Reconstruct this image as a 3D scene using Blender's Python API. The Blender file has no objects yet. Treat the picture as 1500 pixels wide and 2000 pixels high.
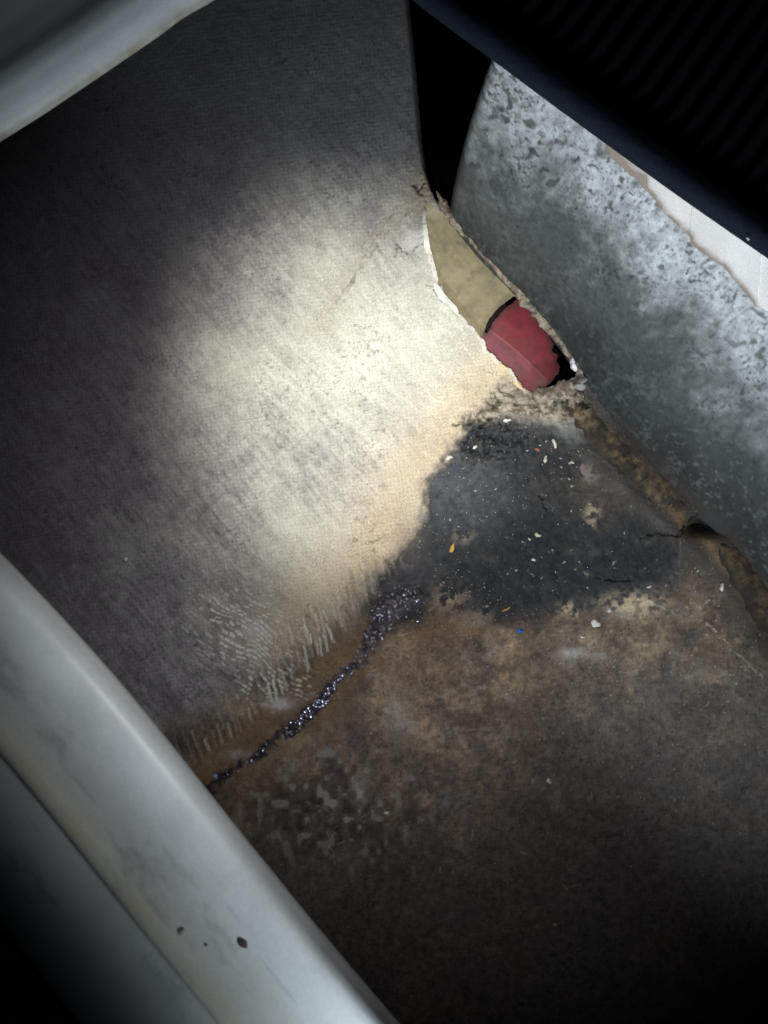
import bpy, math, random
import numpy as np
from mathutils import Vector
random.seed(7)
rng = np.random.default_rng(11)
sc = bpy.context.scene
COL = sc.collection
D = 0.75            # camera height above the locker floor (m)
K = 0.0005          # metres of floor per photograph pixel


def W(px, py, z=0.0):
    s = K * (D - z) / D
    return ((px - 750.0) * s, (1000.0 - py) * s, z)


# ------------------------------------------------------------------ camera, sky, lamps
cam_d = bpy.data.cameras.new('camera')
cam = bpy.data.objects.new('camera', cam_d)
COL.objects.link(cam)
cam.location = (0, 0, D)
cam_d.sensor_fit = 'HORIZONTAL'
cam_d.sensor_width = 36
cam_d.lens = 36
cam_d.clip_start = 0.01
cam_d.clip_end = 50
cam_d.dof.use_dof = True
cam_d.dof.focus_distance = D
cam_d.dof.aperture_fstop = 13
sc.camera = cam

wd = bpy.data.worlds.new('World')
sc.world = wd
wd.use_nodes = True
wn = wd.node_tree
bg = wn.nodes['Background']
sky = wn.nodes.new('ShaderNodeTexSky')
sky.sky_type = 'NISHITA'
sky.sun_disc = False
sky.sun_elevation = math.radians(20)
sky.sun_rotation = math.radians(40)
wn.links.new(sky.outputs[0], bg.inputs[0])
bg.inputs[1].default_value = 0.0004


def lamp(name, loc, target, power, cone, blend, radius, color):
    l = bpy.data.lights.new(name, 'SPOT')
    l.energy = power
    l.spot_size = math.radians(cone)
    l.spot_blend = blend
    l.shadow_soft_size = radius
    l.color = color
    o = bpy.data.objects.new(name, l)
    o.location = loc
    o.rotation_euler = (Vector(target) - Vector(loc)).to_track_quat('-Z', 'Y').to_euler()
    COL.objects.link(o)
    return o


# the hand torch, a fill spot added to it, and an unseen low flash
lamp('torch', W(720, 1060, 0.66), W(712, 770, 0), 24, 39, 1.0, 0.006, (1.0, 0.975, 0.91))
lamp('torch_fill', W(720, 1062, 0.66), W(790, 1010, 0), 7.4, 86, 1.0, 0.006, (0.97, 0.96, 1.0))  # wide extra spot added at the torch to lift the dim floor
lamp('low_flash', (.092, -.50, .464), W(1400, 1150, 0.24), 20, 114, 1.0, 0.035, (0.84, 0.93, 1.0))  # set low beyond the rim, out of view, to light rim and wall

sc.view_settings.view_transform = 'Standard'
sc.view_settings.look = 'None'
sc.view_settings.exposure = 0
sc.view_settings.gamma = 1
sc.view_settings.use_curve_mapping = False


# ------------------------------------------------------------------ numeric helpers
def vnoise(x, y, seed):
    r = np.random.default_rng(seed)
    T = r.random((257, 257)).astype(np.float32)
    T[256] = T[0]
    T[:, 256] = T[:, 0]
    xi = np.floor(x); yi = np.floor(y)
    fx = (x - xi); fy = (y - yi)
    fx = fx * fx * (3 - 2 * fx); fy = fy * fy * (3 - 2 * fy)
    a = xi.astype(np.int64) & 255; b = yi.astype(np.int64) & 255
    return (T[b, a] * (1 - fx) + T[b, a + 1] * fx) * (1 - fy) + (T[b + 1, a] * (1 - fx) + T[b + 1, a + 1] * fx) * fy


def fbm(x, y, scale, seed, octv=4, gain=0.5, ax=1.0, ay=1.0, rot=0.0):
    c, s = math.cos(rot), math.sin(rot)
    u = (x * c + y * s) / (scale * ax); v = (-x * s + y * c) / (scale * ay)
    t = 0; amp = 1; tot = 0
    for i in range(octv):
        t = t + amp * vnoise(u + 17.3 * i + 60, v + 9.1 * i + 60, seed + i)
        tot += amp; amp *= gain; u = u * 2.03; v = v * 2.03
    return t / tot          # 0..1, mean .5


def sstep(a, b, x):
    t = np.clip((x - a) / (b - a), 0, 1)
    return t * t * (3 - 2 * t)


def dpoly(x, y, pts, closed=False):
    n = len(pts)
    d = np.full(x.shape, 1e9, np.float32)
    for i in range(n if closed else n - 1):
        ax, ay = pts[i]; bx, by = pts[(i + 1) % n]
        vx, vy = bx - ax, by - ay
        L = vx * vx + vy * vy + 1e-9
        t = np.clip(((x - ax) * vx + (y - ay) * vy) / L, 0, 1)
        d = np.minimum(d, (x - ax - t * vx) ** 2 + (y - ay - t * vy) ** 2)
    return np.sqrt(d)


def inside(x, y, pts):
    r = np.zeros(x.shape, bool)
    n = len(pts)
    for i in range(n):
        ax, ay = pts[i]; bx, by = pts[(i + 1) % n]
        if ay == by: continue
        c = ((ay > y) != (by > y)) & (x < (bx - ax) * (y - ay) / (by - ay) + ax)
        r ^= c
    return r


def sdf(x, y, pts):      # positive inside
    d = dpoly(x, y, pts, True)
    return np.where(inside(x, y, pts), d, -d)


def mix(a, b, m):
    return a * (1 - m[..., None]) + np.asarray(b, np.float32) * m[..., None]


def curve(pts, n):       # evenly resampled smooth curve
    P = np.array(pts, float)
    seg = np.r_[0, np.cumsum(np.hypot(*np.diff(P[:, :2], axis=0).T))]
    t = np.linspace(0, seg[-1], n)
    out = np.stack([np.interp(t, seg, P[:, k]) for k in range(P.shape[1])], 1)
    k = max(1, n // (len(pts) * 3))
    if k > 1:
        pad = np.concatenate([2 * out[:1] - out[1:k + 1][::-1], out, 2 * out[-1:] - out[-k - 1:-1][::-1]])
        ker = np.ones(2 * k + 1) / (2 * k + 1)
        out = np.stack([np.convolve(pad[:, j], ker, 'valid') for j in range(P.shape[1])], 1)
    return out


# ------------------------------------------------------------------ object helpers
def tag(o, label=None, cat=None, group=None, kind=None):
    if label: o['label'] = label
    if cat: o['category'] = cat
    if group: o['group'] = group
    if kind: o['kind'] = kind
    return o


def thing(name, loc, label, cat, group=None, kind=None):
    o = bpy.data.objects.new(name, None)
    o.location = loc
    o.empty_display_size = 0.02
    COL.objects.link(o)
    return tag(o, label, cat, group, kind)


def link(me, name, mat, parent=None):
    me.materials.clear()
    me.materials.append(mat)
    o = bpy.data.objects.new(name, me)
    COL.objects.link(o)
    if parent is not None:
        o.parent = parent
        o.matrix_parent_inverse = parent.matrix_basis.inverted() if hasattr(parent, 'matrix_basis') else o.matrix_parent_inverse
    return o


def grid_obj(name, X, Y, Z, mat, keep=None, colr=None, rough=None, parent=None, solid=0.0, flip=False):
    ny, nx = X.shape
    V = np.stack([X, Y, Z], -1).reshape(-1, 3).astype(np.float32)
    idx = np.arange(ny * nx).reshape(ny, nx)
    Q = np.stack([idx[1:, :-1], idx[1:, 1:], idx[:-1, 1:], idx[:-1, :-1]], -1)
    Q = Q[keep] if keep is not None else Q.reshape(-1, 4)
    if flip: Q = Q[:, ::-1]
    used = np.zeros(ny * nx, bool); used[Q.ravel()] = True
    remap = np.cumsum(used) - 1
    Q = remap[Q]; V = V[used]
    me = bpy.data.meshes.new(name)
    me.vertices.add(len(V)); me.vertices.foreach_set('co', V.ravel())
    me.loops.add(Q.size); me.loops.foreach_set('vertex_index', Q.ravel().astype(np.int32))
    me.polygons.add(len(Q))
    me.polygons.foreach_set('loop_start', np.arange(0, Q.size, 4, dtype=np.int32))
    try: me.polygons.foreach_set('loop_total', np.full(len(Q), 4, np.int32))
    except Exception: pass
    me.polygons.foreach_set('use_smooth', np.ones(len(Q), bool))
    me.update(calc_edges=True)
    if colr is not None:
        a = me.color_attributes.new('dirt_and_light', 'FLOAT_COLOR', 'POINT')
        c = np.ones((ny * nx, 4), np.float32)
        c[:, :3] = np.clip(colr.reshape(-1, 3), 0.002, 0.9)
        if rough is not None: c[:, 3] = np.clip(rough.ravel(), 0.03, 1)
        else: c[:, 3] = 0.7
        a.data.foreach_set('color', c[used].ravel())
    o = link(me, name, mat, parent)
    if solid:
        m = o.modifiers.new('thickness', 'SOLIDIFY'); m.thickness = solid; m.offset = -1
    return o


def M(name, base=(0.5, 0.5, 0.5), rough=0.7, spec=0.4, attr=False, nscale=900, namt=0.25, bump=0.25,
      bscale=1200, bdist=0.0006, coat=0.0, trans=0.0, stretch=(1, 1, 1)):
    m = bpy.data.materials.new(name)
    m.use_nodes = True
    nt = m.node_tree; N = nt.nodes; L = nt.links
    b = N['Principled BSDF']
    tc = N.new('ShaderNodeTexCoord')
    mp = N.new('ShaderNodeMapping'); mp.inputs['Scale'].default_value = stretch
    L.new(tc.outputs['Object'], mp.inputs[0])
    n1 = N.new('ShaderNodeTexNoise'); n1.inputs['Scale'].default_value = nscale; n1.inputs['Detail'].default_value = 3
    L.new(mp.outputs[0], n1.inputs['Vector'])
    mr = N.new('ShaderNodeMapRange')
    mr.inputs[1].default_value = 0.3; mr.inputs[2].default_value = 0.7
    mr.inputs[3].default_value = 1 - namt; mr.inputs[4].default_value = 1 + namt
    L.new(n1.outputs[0], mr.inputs[0])
    vm = N.new('ShaderNodeVectorMath'); vm.operation = 'SCALE'
    if attr:
        at = N.new('ShaderNodeAttribute'); at.attribute_name = 'dirt_and_light'
        L.new(at.outputs['Color'], vm.inputs[0])
        L.new(at.outputs['Alpha'], b.inputs['Roughness'])
    else:
        vm.inputs[0].default_value = base
        b.inputs['Roughness'].default_value = rough
    L.new(mr.outputs[0], vm.inputs['Scale'])
    L.new(vm.outputs[0], b.inputs['Base Color'])
    b.inputs['Specular IOR Level'].default_value = spec
    b.inputs['Coat Weight'].default_value = coat
    b.inputs['Transmission Weight'].default_value = trans
    n2 = N.new('ShaderNodeTexNoise'); n2.inputs['Scale'].default_value = bscale; n2.inputs['Detail'].default_value = 4
    L.new(mp.outputs[0], n2.inputs['Vector'])
    bp = N.new('ShaderNodeBump'); bp.inputs['Strength'].default_value = bump; bp.inputs['Distance'].default_value = bdist
    L.new(n2.outputs[0], bp.inputs['Height']); L.new(bp.outputs[0], b.inputs['Normal'])
    return m


m_floor = M('stained_laminate', attr=True, spec=0.22, nscale=1100, namt=0.36, bump=0.6, bscale=1600, bdist=0.0005)
m_wall = M('mouldy_gelcoat', attr=True, spec=0.3, nscale=1300, namt=0.16, bump=0.35, bscale=1100, bdist=0.0005)
m_rough = M('crumbling_filler', attr=True, spec=0.25, nscale=1500, namt=0.35, bump=0.8, bscale=1500, bdist=0.001)
m_dark = M('black_void', base=(0.004, 0.004, 0.005), rough=1.0, spec=0.0)  # near-black base keeps the space below dark, shade put into the colour

# ------------------------------------------------------------------ dark space under the floor
X, Y = np.meshgrid(np.linspace(-0.75, 0.75, 60), np.linspace(-0.9, 0.9, 70))
Zg = -0.32 + 0.02 * fbm(X * 1000, Y * 1000, 150, 3)
tag(grid_obj('ground', X, Y, Zg, m_dark, flip=True), kind='structure')

# ------------------------------------------------------------------ floor
STEP = 2.0
x0, x1, y0, y1 = -120, 1640, -90, 2110
nx = int((x1 - x0) / STEP) + 1; ny = int((y1 - y0) / STEP) + 1
PX, PY = np.meshgrid(np.linspace(x0, x1, nx, dtype=np.float32), np.linspace(y0, y1, ny, dtype=np.float32))

HOLE = [(828, 392), (834, 420), (832, 450), (837, 480), (846, 510), (853, 535), (856, 552), (872, 580), (893, 607), (912, 628),
        (930, 645), (944, 664), (950, 682), (966, 694), (976, 705), (988, 716), (1000, 722), (1006, 735), (1022, 756), (1040, 768),
        (1062, 766), (1080, 754), (1108, 748), (1128, 728), (1122, 700), (1090, 668), (1062, 634), (1040, 600), (1012, 566),
        (985, 540), (962, 520), (944, 492), (928, 470), (904, 448), (882, 430), (852, 408)]
GAP = [(796, -100), (803, 0), (810, 60), (818, 150), (826, 250), (836, 320), (850, 365), (868, 402), (884, 396), (960, 100), (1010, -100)]
FOOT = [(846, 352), (872, 404), (905, 446), (944, 495), (985, 543), (1030, 588), (1080, 648), (1130, 715), (1175, 785), (1225, 850), (1290, 920),
        (1350, 985), (1410, 1035), (1460, 1095), (1520, 1190), (1600, 1300), (1660, 1400)]

wx = (fbm(PX, PY, 40, 100, 4) - .5); wy = (fbm(PX, PY, 40, 120, 4) - .5)
QX = PX + wx * 34; QY = PY + wy * 34            # warped coordinates for ragged stains
QX2 = PX + (fbm(PX, PY, 9, 140, 3) - .5) * 9; QY2 = PY + (fbm(PX, PY, 9, 150, 3) - .5) * 9

big = fbm(PX, PY, 330, 1, 5)
med = fbm(PX, PY, 90, 2, 5)
fine = fbm(PX, PY, 14, 5, 3)
spk = vnoise(PX / 4.2, PY / 4.2, 77)
spk2 = vnoise(PX / 3.1 + 40, PY / 3.1 + 10, 78)
streak = fbm(PX, PY, 9, 8, 3, ax=5, ay=1, rot=math.radians(52))

C = np.zeros(PX.shape + (3,), np.float32) + np.array([0.56, 0.56, 0.47], np.float32)
C *= (0.72 + 0.5 * med + 0.12 * (streak - .5))[..., None]
# grey grime, with torch falloff painted into it, away from the bright middle
lit_pool = np.exp(-(((PX - 690) / 330) ** 2 + ((PY - 690) / 330) ** 2)) 
lit_pool2 = np.exp(-(((PX - 640) / 270) ** 2 + ((PY - 1030) / 270) ** 2))  # second paler area painted in where the lamps leave the floor dim
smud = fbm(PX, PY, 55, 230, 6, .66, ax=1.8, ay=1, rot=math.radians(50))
g = np.clip(1.05 - 1.05 * np.maximum(lit_pool, 0.8 * lit_pool2) + 0.9 * (big - .5) + 0.5 * (med - .5) + 1.15 * (smud - .5) * (1 - .55 * lit_pool), 0, 1)
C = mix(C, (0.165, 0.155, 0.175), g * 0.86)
hat = fbm(PX, PY, 5.5, 240, 3, .6, ax=4.5, ay=1, rot=math.radians(50))
hat2 = fbm(PX, PY, 6, 250, 3, .6, ax=4, ay=1, rot=math.radians(-42))
C *= (1 + (.25 + .9 * g) * (hat - .5) + (.12 + .5 * g) * (hat2 - .5))[..., None]
C = mix(C, (0.10, 0.09, 0.105), sstep(.48, .8, fbm(PX, PY, 90, 210, 6, .68)) * g * .55)
C = mix(C, (0.085, 0.075, 0.095), sstep(560, 120, PX + .45 * (PY - 800) - 120 * (fbm(PX, PY, 60, 212, 6, .65) - .5)) * .72)  # left floor darkened, part grime, part weak light painted in
C = mix(C, (0.10, 0.10, 0.105), sstep(430, 120, PY - .15 * PX) * .6)  # top end darkened likewise, painted shade over the grime
# warm beige band beside the wet patch
band = np.exp(-(dpoly(PX, PY, [(960, 740), (900, 830), (820, 920), (760, 1050), (690, 1120), (560, 1230)]) / 85) ** 2)
C = mix(C, (0.52, 0.40, 0.25), band * .62 * (0.7 + .6 * med))
# brown stain south of the trickle
BROWN = [(300, 1440), (420, 1390), (520, 1330), (600, 1270), (700, 1190), (790, 1100), (900, 1130), (1080, 1180), (1250, 1170), (1350, 1060), (1500, 1180),
         (1700, 1300), (1700, 2150), (300, 2150), (200, 1500)]
sb = sdf(QX, QY, BROWN)
mb = sstep(-45, 40, sb)
brown = np.zeros_like(C) + np.array([0.115, 0.083, 0.057], np.float32)
brown = mix(brown, (0.30, 0.225, 0.145), sstep(.45, .8, fbm(PX, PY, 60, 30, 6, .62)) * .8)
brown = mix(brown, (0.22, 0.20, 0.18), sstep(.5, .8, fbm(PX, PY, 40, 35, 6, .65)) * .5)
brown = mix(brown, (0.045, 0.036, 0.034), sstep(.42, .74, fbm(PX, PY, 50, 40, 6, .65)) * .7)
brown = mix(brown, (0.085, 0.08, 0.074), sstep(950, 1250, PX + .3 * (PY - 1300)) * sstep(1230, 1400, PY) * (.35 + .5 * fbm(PX, PY, 80, 37, 5)))
lowg = sstep(1350, 1900, PY + 0.12 * PX)
brown = mix(brown, (0.075, 0.068, 0.066), lowg * .75)  # darker towards the bottom, partly shade painted into the stain
brown *= ((0.55 + 1.5 * fbm(PX, PY, 9, 50, 3, .7)) * (.8 + .9 * np.exp(-(((PX - 830) / 300) ** 2 + ((PY - 1370) / 190) ** 2))))[..., None]  # paler round its middle, torchlight painted into the brown
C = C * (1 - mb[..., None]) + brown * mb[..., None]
# ochre fringe along the edge of the brown stain
C = mix(C, (0.26, 0.16, 0.075), np.exp(-((dpoly(QX, QY, [(420, 1500), (560, 1400), (640, 1330), (760, 1250), (840, 1195), (930, 1200)]) - 24) / 20) ** 2) * .45)
# wet black patch
WET = [(893, 862), (912, 838), (925, 822), (962, 818), (1000, 806), (1050, 812), (1092, 828), (1140, 862), (1190, 905), (1262, 965), (1330, 1012), (1362, 1050), (1335, 1120),
       (1295, 1160), (1210, 1182), (1120, 1200), (1040, 1208), (960, 1222), (915, 1196), (850, 1186), (800, 1215), (745, 1228), (720, 1190), (730, 1160),
       (770, 1110), (800, 1060), (825, 1010), (822, 965), (838, 925), (866, 902), (888, 884)]
sw = sdf(PX + wx * 26 + (QX2 - PX) * 2.2, PY + wy * 26 + (QY2 - PY) * 2.2, WET)
mw = sstep(-9, 12, sw)
edge_blend = sstep(900, 1250, PY)
sw = sw + 16 * np.exp(-(((PX - 790) / 60) ** 2 + ((PY - 1130) / 60) ** 2))
mw = np.where(PX < 1000, sstep(-17 - 10 * edge_blend, 13 + 10 * edge_blend, sw), sstep(-30, 34, sw))
wet = np.zeros_like(C) + np.array([0.019, 0.022, 0.025], np.float32)
wet = mix(wet, (0.06, 0.052, 0.045), sstep(.5, .85, fbm(PX, PY, 50, 60, 6, .7)) * .6)
wet = mix(wet, (0.06, 0.065, 0.075), np.exp(-(((PX - 905) / 90) ** 2 + ((PY - 960) / 70) ** 2)) * .7)  # bluish sheen on the left of the patch, painted as colour
wet = mix(wet, (0.10, 0.08, 0.06), np.exp(-(((PX - 1170) / 80) ** 2 + ((PY - 960) / 60) ** 2)) * .6)
wet *= (0.35 + 1.3 * fbm(PX, PY, 8, 63, 4, .7))[..., None]
wet = mix(wet, (0.075, 0.062, 0.05), sstep(.56, .8, fbm(PX, PY, 22, 66, 5, .65)) * sstep(900, 1150, PX) * .6)
C = C * (1 - mw[..., None]) + wet * mw[..., None]
sm = sstep(.5, .8, fbm(PX, PY, 26, 812, 6, .7, ax=2.2, ay=1, rot=math.radians(-48)))
C = mix(C, (0.085, 0.07, 0.058), sm * mw * .55 * np.exp(-((sw - 10) / 30) ** 2))
# purple-brown transition strip left of the patch
C = mix(C, (0.13, 0.10, 0.095), np.exp(-(((PX - 800) / 34) ** 2 + ((PY - 1065) / 60) ** 2)) * .4 * (.6 + .8 * fine))
# ochre crust islands
for (cx, cy, rx, ry, a) in [(1240, 1180, 55, 20, 1), (1118, 1192, 22, 14, .9), (905, 1045, 18, 16, .6), (872, 1168, 34, 24, .8), (1120, 1270, 26, 18, .55),
                            (930, 1210, 40, 18, .55), (1150, 925, 14, 20, .5), (1158, 1005, 14, 20, .8), (1010, 1330, 18, 10, .4)]:
    q = ((PX - cx) / rx) ** 2 + ((PY - cy) / ry) ** 2
    m = np.exp(-q) * sstep(.42, .60, fbm(PX, PY, 12, 70 + int(cx), 3)) * a
    C = mix(C, (0.45, 0.36, 0.24) if a > .7 else (0.3, 0.25, 0.2), np.clip(m * 1.2, 0, 1))
# sandy rubble around the break
RUB = [(985, 735), (1030, 765), (1085, 758), (1130, 760), (1165, 800), (1110, 830), (1040, 822), (1000, 815), (960, 812), (920, 822), (890, 830), (935, 790)]
mr_ = sstep(-10, 14, sdf(QX2, QY2, RUB))
rub = np.zeros_like(C) + np.array([0.27, 0.235, 0.18], np.float32)
rub *= (0.35 + 1.3 * fbm(PX, PY, 16, 80, 4))[..., None]
C = C * (1 - mr_[..., None]) + rub * mr_[..., None]
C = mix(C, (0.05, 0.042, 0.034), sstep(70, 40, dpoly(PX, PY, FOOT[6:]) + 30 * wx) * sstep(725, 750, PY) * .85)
# rusty fillet by the wall foot
fd = dpoly(PX, PY, FOOT[7:])
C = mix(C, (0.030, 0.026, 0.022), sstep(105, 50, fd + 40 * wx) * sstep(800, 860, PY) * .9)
C = mix(C, (0.15, 0.10, 0.055), np.exp(-((fd - 36 + 20 * wy) / 14) ** 2) * .75 * sstep(760, 820, PY) * (0.5 + fine))
C = mix(C, (0.065, 0.055, 0.047), np.exp(-((fd - 74) / 14) ** 2) * .5 * sstep(830, 900, PY) * (1 - sstep(1180, 1300, PY)))
# grubby brown round the top of the seam
C = mix(C, (0.20, 0.165, 0.125), np.exp(-(((PX - 830) / 38) ** 2 + ((PY - 370) / 55) ** 2)) * .85)
C = mix(C, (0.30, 0.24, 0.17), np.exp(-(dpoly(QX, QY, [(830, 370), (760, 420), (690, 520), (620, 640)]) / 26) ** 2) * .28)
# pin-prick pepper and pale specks
pep = sstep(.74, .93, spk) * (0.25 + .75 * sstep(.35, .7, med))
C *= (1 - 0.42 * pep * (1 - mw * .8))[..., None]
C = mix(C, (0.62, 0.60, 0.52), sstep(.93, .985, spk2) * (0.18 + .35 * mb * (1 - lowg)))

Zf = 0.0016 * (med - .5) + 0.0007 * (fine - .5) + 0.0003 * (spk - .5)
# woven cloth showing through the resin
def weave(x, y, ang, pitch):
    c, s = math.cos(ang), math.sin(ang)
    u = (x * c + y * s) / pitch; v = (-x * s + y * c) / pitch
    return np.sin(u * 6.2832) * np.sin(v * 6.2832)
wv = weave(PX + wx * 6, PY + wy * 6, math.radians(38), 11.0)
Zf = Zf + 0.00008 * wv * (1 - mw) + mw * (.0012 * (fbm(PX, PY, 16, 67, 4, .6) - .5) + .0025 * (fbm(PX, PY, 70, 68, 3) - .5))
C *= (1 + (0.055 + .09 * g) * wv * (1 - mb * .5) * (1 - mw))[..., None]
# worn weave: cross-hatched cluster
ang = math.radians(32)
U = (PX - 470) * math.cos(ang) + (PY - 1230) * math.sin(ang)
Vv = -(PX - 470) * math.sin(ang) + (PY - 1230) * math.cos(ang)
cl = np.exp(-((U / 95) ** 2 + (Vv / 75) ** 2)) + 0.7 * np.exp(-(((PX - 545) / 80) ** 2 + ((PY - 1340) / 40) ** 2))
rowp = 8.6; colp = 13.5
Vw = Vv + 22 * (fbm(PX, PY, 45, 301, 3) - .5)
U = U + 26 * (fbm(PX, PY, 38, 305, 3) - .5)
row = np.floor(Vw / rowp)
Uw = U + (row % 2) * colp / 2
colm = np.floor(Uw / colp)
hsh = np.modf(np.abs(np.sin(row * 12.9898 + colm * 78.233) * 43758.5453))[0]
du = np.abs(Uw / colp - colm - .5); dv = np.abs(Vw / rowp - row - .5)
dash = sstep(.48, .34, du) * sstep(.36, .14, dv) * sstep(.35, .95, hsh + 0.75 * (fbm(PX, PY, 28, 309, 3) - .5) + 0.4 * (cl - .4))
C = mix(C, (0.74, 0.73, 0.68), np.clip(dash * cl * 1.5 * (0.2 + 1.4 * fine), 0, .85))
gapm = sstep(.22, .5, np.maximum(du * .9, dv)) * np.clip(cl, 0, 1)
C *= (1 - 0.16 * gapm)[..., None]
Zf = Zf + 0.0003 * dash * np.clip(cl, 0, 1)
# tick marks marching along the trickle
TL = [(350, 1500), (450, 1430), (540, 1345), (620, 1265), (700, 1180), (760, 1120)]
for (offx, offy, amp, wid, s0) in [(0, -8, .9, 1, 0), (-28, -14, .5, 1, 1), (24, -22, .45, 1, 2), (-52, -20, .3, .8, 3)]:
    cv = curve([(a + offx, b + offy) for a, b in TL], 34)
    for i, (cx, cy) in enumerate(cv):
        rr = rng.random(4)
        bright = amp * (0.08 + 1.3 * rr[0] ** 2) * (1.4 if 520 < cx < 660 else (.32 if cx < 520 else .75)); cx += rng.normal(0, 3); cy += rng.normal(0, 5)
        ln = 9 + 13 * rr[1]
        a, b = (cx - 2 - 3 * rr[2], cy - ln), (cx + 3 + 3 * rr[3], cy + ln * .8)
        sl = (slice(max(0, int((cy - 45 - y0) / STEP)), int((cy + 45 - y0) / STEP)), slice(max(0, int((cx - 30 - x0) / STEP)), int((cx + 30 - x0) / STEP)))
        d = dpoly(QX2[sl] * .6 + PX[sl] * .4, QY2[sl] * .6 + PY[sl] * .4, [a, b])
        C[sl] = mix(C[sl], (0.70, 0.67, 0.56), np.clip(sstep(3.3 * wid, 1.6, d) * bright, 0, .85))
        d2 = dpoly(PX[sl], PY[sl], [(a[0] + 8, a[1]), (b[0] + 8, b[1])])
        C[sl] *= (1 - .5 * amp * rng.random() * sstep(6, 1, d2))[..., None]
        Zf[sl] += 0.0004 * sstep(5, 1, d) * bright
# second band of dark ticks, left of the foot of the trickle
cv = curve([(300, 1390), (380, 1410), (450, 1400), (520, 1380)], 20)
# white scrape patches
for (cx, cy, rx, ry, a) in [(545, 1375, 26, 13, .85), (470, 1475, 24, 10, .5), (490, 1230, 24, 18, .45), (705, 1545, 13, 26, .45), (780, 1400, 22, 50, .22), (1110, 1275, 16, 10, .4)]:
    q = ((PX - cx) / rx) ** 2 + ((PY - cy) / ry) ** 2
    C = mix(C, (0.66, 0.64, 0.60), np.clip(np.exp(-q) * a * 1.3 * (0.2 + 1.4 * fbm(PX, PY, 12, 90 + int(cx), 3)), 0, .9))
# blotchy pits low left
bl = np.exp(-(((PX - 660) / 170) ** 2 + ((PY - 1570) / 110) ** 2))
bn = vnoise(PX / 13 + 5, PY / 16 + 9, 411)
C = mix(C, (0.36, 0.35, 0.31), sstep(.66, .84, bn) * bl * .75)
C *= (1 - .5 * sstep(.45, .15, bn) * bl)[..., None]

# hair scratches
def scratch(pts, w, col, a, dz=-0.0002):
    xs = [p[0] for p in pts]; ys = [p[1] for p in pts]
    sl = (slice(max(0, int((min(ys) - 20 - y0) / STEP)), int((max(ys) + 20 - y0) / STEP)), slice(max(0, int((min(xs) - 20 - x0) / STEP)), int((max(xs) + 20 - x0) / STEP)))
    d = dpoly(QX2[sl] * 1.2 - PX[sl] * .2, QY2[sl] * 1.2 - PY[sl] * .2, pts)
    m = sstep(w + 1.2, w * .3, d) * sstep(.3, .55, fbm(PX[sl], PY[sl], 10, 888, 2))
    C[sl] = mix(C[sl], col, m * a * (0.35 + .9 * fine[sl]))
    Zf[sl] += dz * m
for s in [[(1340, 1185), (1400, 1235), (1490, 1325)], [(1255, 1170), (1330, 1205)], [(885, 1425), (955, 1424)], [(965, 1404), (1010, 1410)], [(820, 1505), (848, 1506)],
          [(845, 775), (873, 795)], [(846, 793), (868, 768)], [(1110, 1245), (1125, 1268)], [(840, 1195), (870, 1160), (885, 1150)], [(840, 1160), (868, 1172)],
          [(700, 1600), (722, 1585)], [(640, 1620), (655, 1690)], [(690, 1640), (660, 1650)], [(420, 1240), (450, 1262)], [(600, 1238), (608, 1262)], [(640, 1205), (648, 1228)],
          [(590, 1565), (640, 1580)], [(735, 1500), (742, 1520)]]:
    scratch(s, 1.1, (0.5, 0.47, 0.4), .42)
for s in [[(830, 385), (760, 450), (640, 610)], [(815, 400), (745, 430), (700, 490)], [(780, 400), (710, 500), (670, 590)]]:
    scratch(s, 1.6, (0.15, 0.13, 0.11), .55)
for i in range(70):
    cx, cy = rng.uniform(250, 1450), rng.uniform(1000, 1850)
    a = rng.uniform(0, 6.28); l = rng.uniform(4, 22)
    scratch([(cx, cy), (cx + l * math.cos(a), cy + l * math.sin(a))], .9, (0.5, 0.48, 0.42), rng.uniform(.15, .55))
# cracks
for pts, w in [([(770, 470), (785, 490), (803, 498), (815, 480), (836, 472)], 1.5), ([(826, 462), (810, 482), (800, 500)], 1.2), ([(848, 568), (858, 584), (880, 600), (900, 622)], 1.8),
               ([(808, 362), (822, 382), (838, 400), (842, 410)], 3.2), ([(812, 372), (830, 360)], 2), ([(775, 485), (770, 500)], 1), ([(885, 829), (905, 833), (935, 822), (962, 818)], 2.6),
               ([(935, 835), (950, 822), (975, 815), (990, 822)], 3.4), ([(905, 895), (930, 870), (938, 842)], 2.4), ([(925, 905), (955, 880), (968, 855)], 2.6), ([(1030, 930), (1036, 950), (1044, 962), (1062, 975), (1070, 1000)], 1.4),
               ([(1255, 1052), (1290, 1042), (1330, 1046), (1345, 1020), (1362, 1010)], 5), ([(1165, 1128), (1210, 1135), (1240, 1128)], 2.5),
                ([(720, 1060), (760, 1045)], 1)]:
    scratch(pts, w, (0.015, 0.014, 0.013), 1.0, dz=-0.0022)
# rubble relief
rz = np.exp(-(((PX - 950) / 75) ** 2 + ((PY - 855) / 50) ** 2)) + .9 * mr_
rdg = np.abs(fbm(PX, PY, 30, 500, 4) - .5) * 2
rdg2 = np.abs(fbm(PX, PY, 13, 540, 3) - .5) * 2
Zf = Zf + np.clip(rz, 0, 1) * (0.011 * rdg + 0.006 * rdg2 - 0.003)
C = mix(C, (.10, .10, .085), np.exp(-(((PX - 945) / 60) ** 2 + ((PY - 865) / 38) ** 2)) * sstep(.25, .6, rdg) * .8)
C *= (1 - .75 * np.clip(rz, 0, 1) * sstep(.14, .0, rdg))[..., None]
# the laminate stands a little proud of the wet, delaminated patch
Zf = Zf - 0.0016 * sstep(-2, 14, sw) * (PX < 1330)
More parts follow.
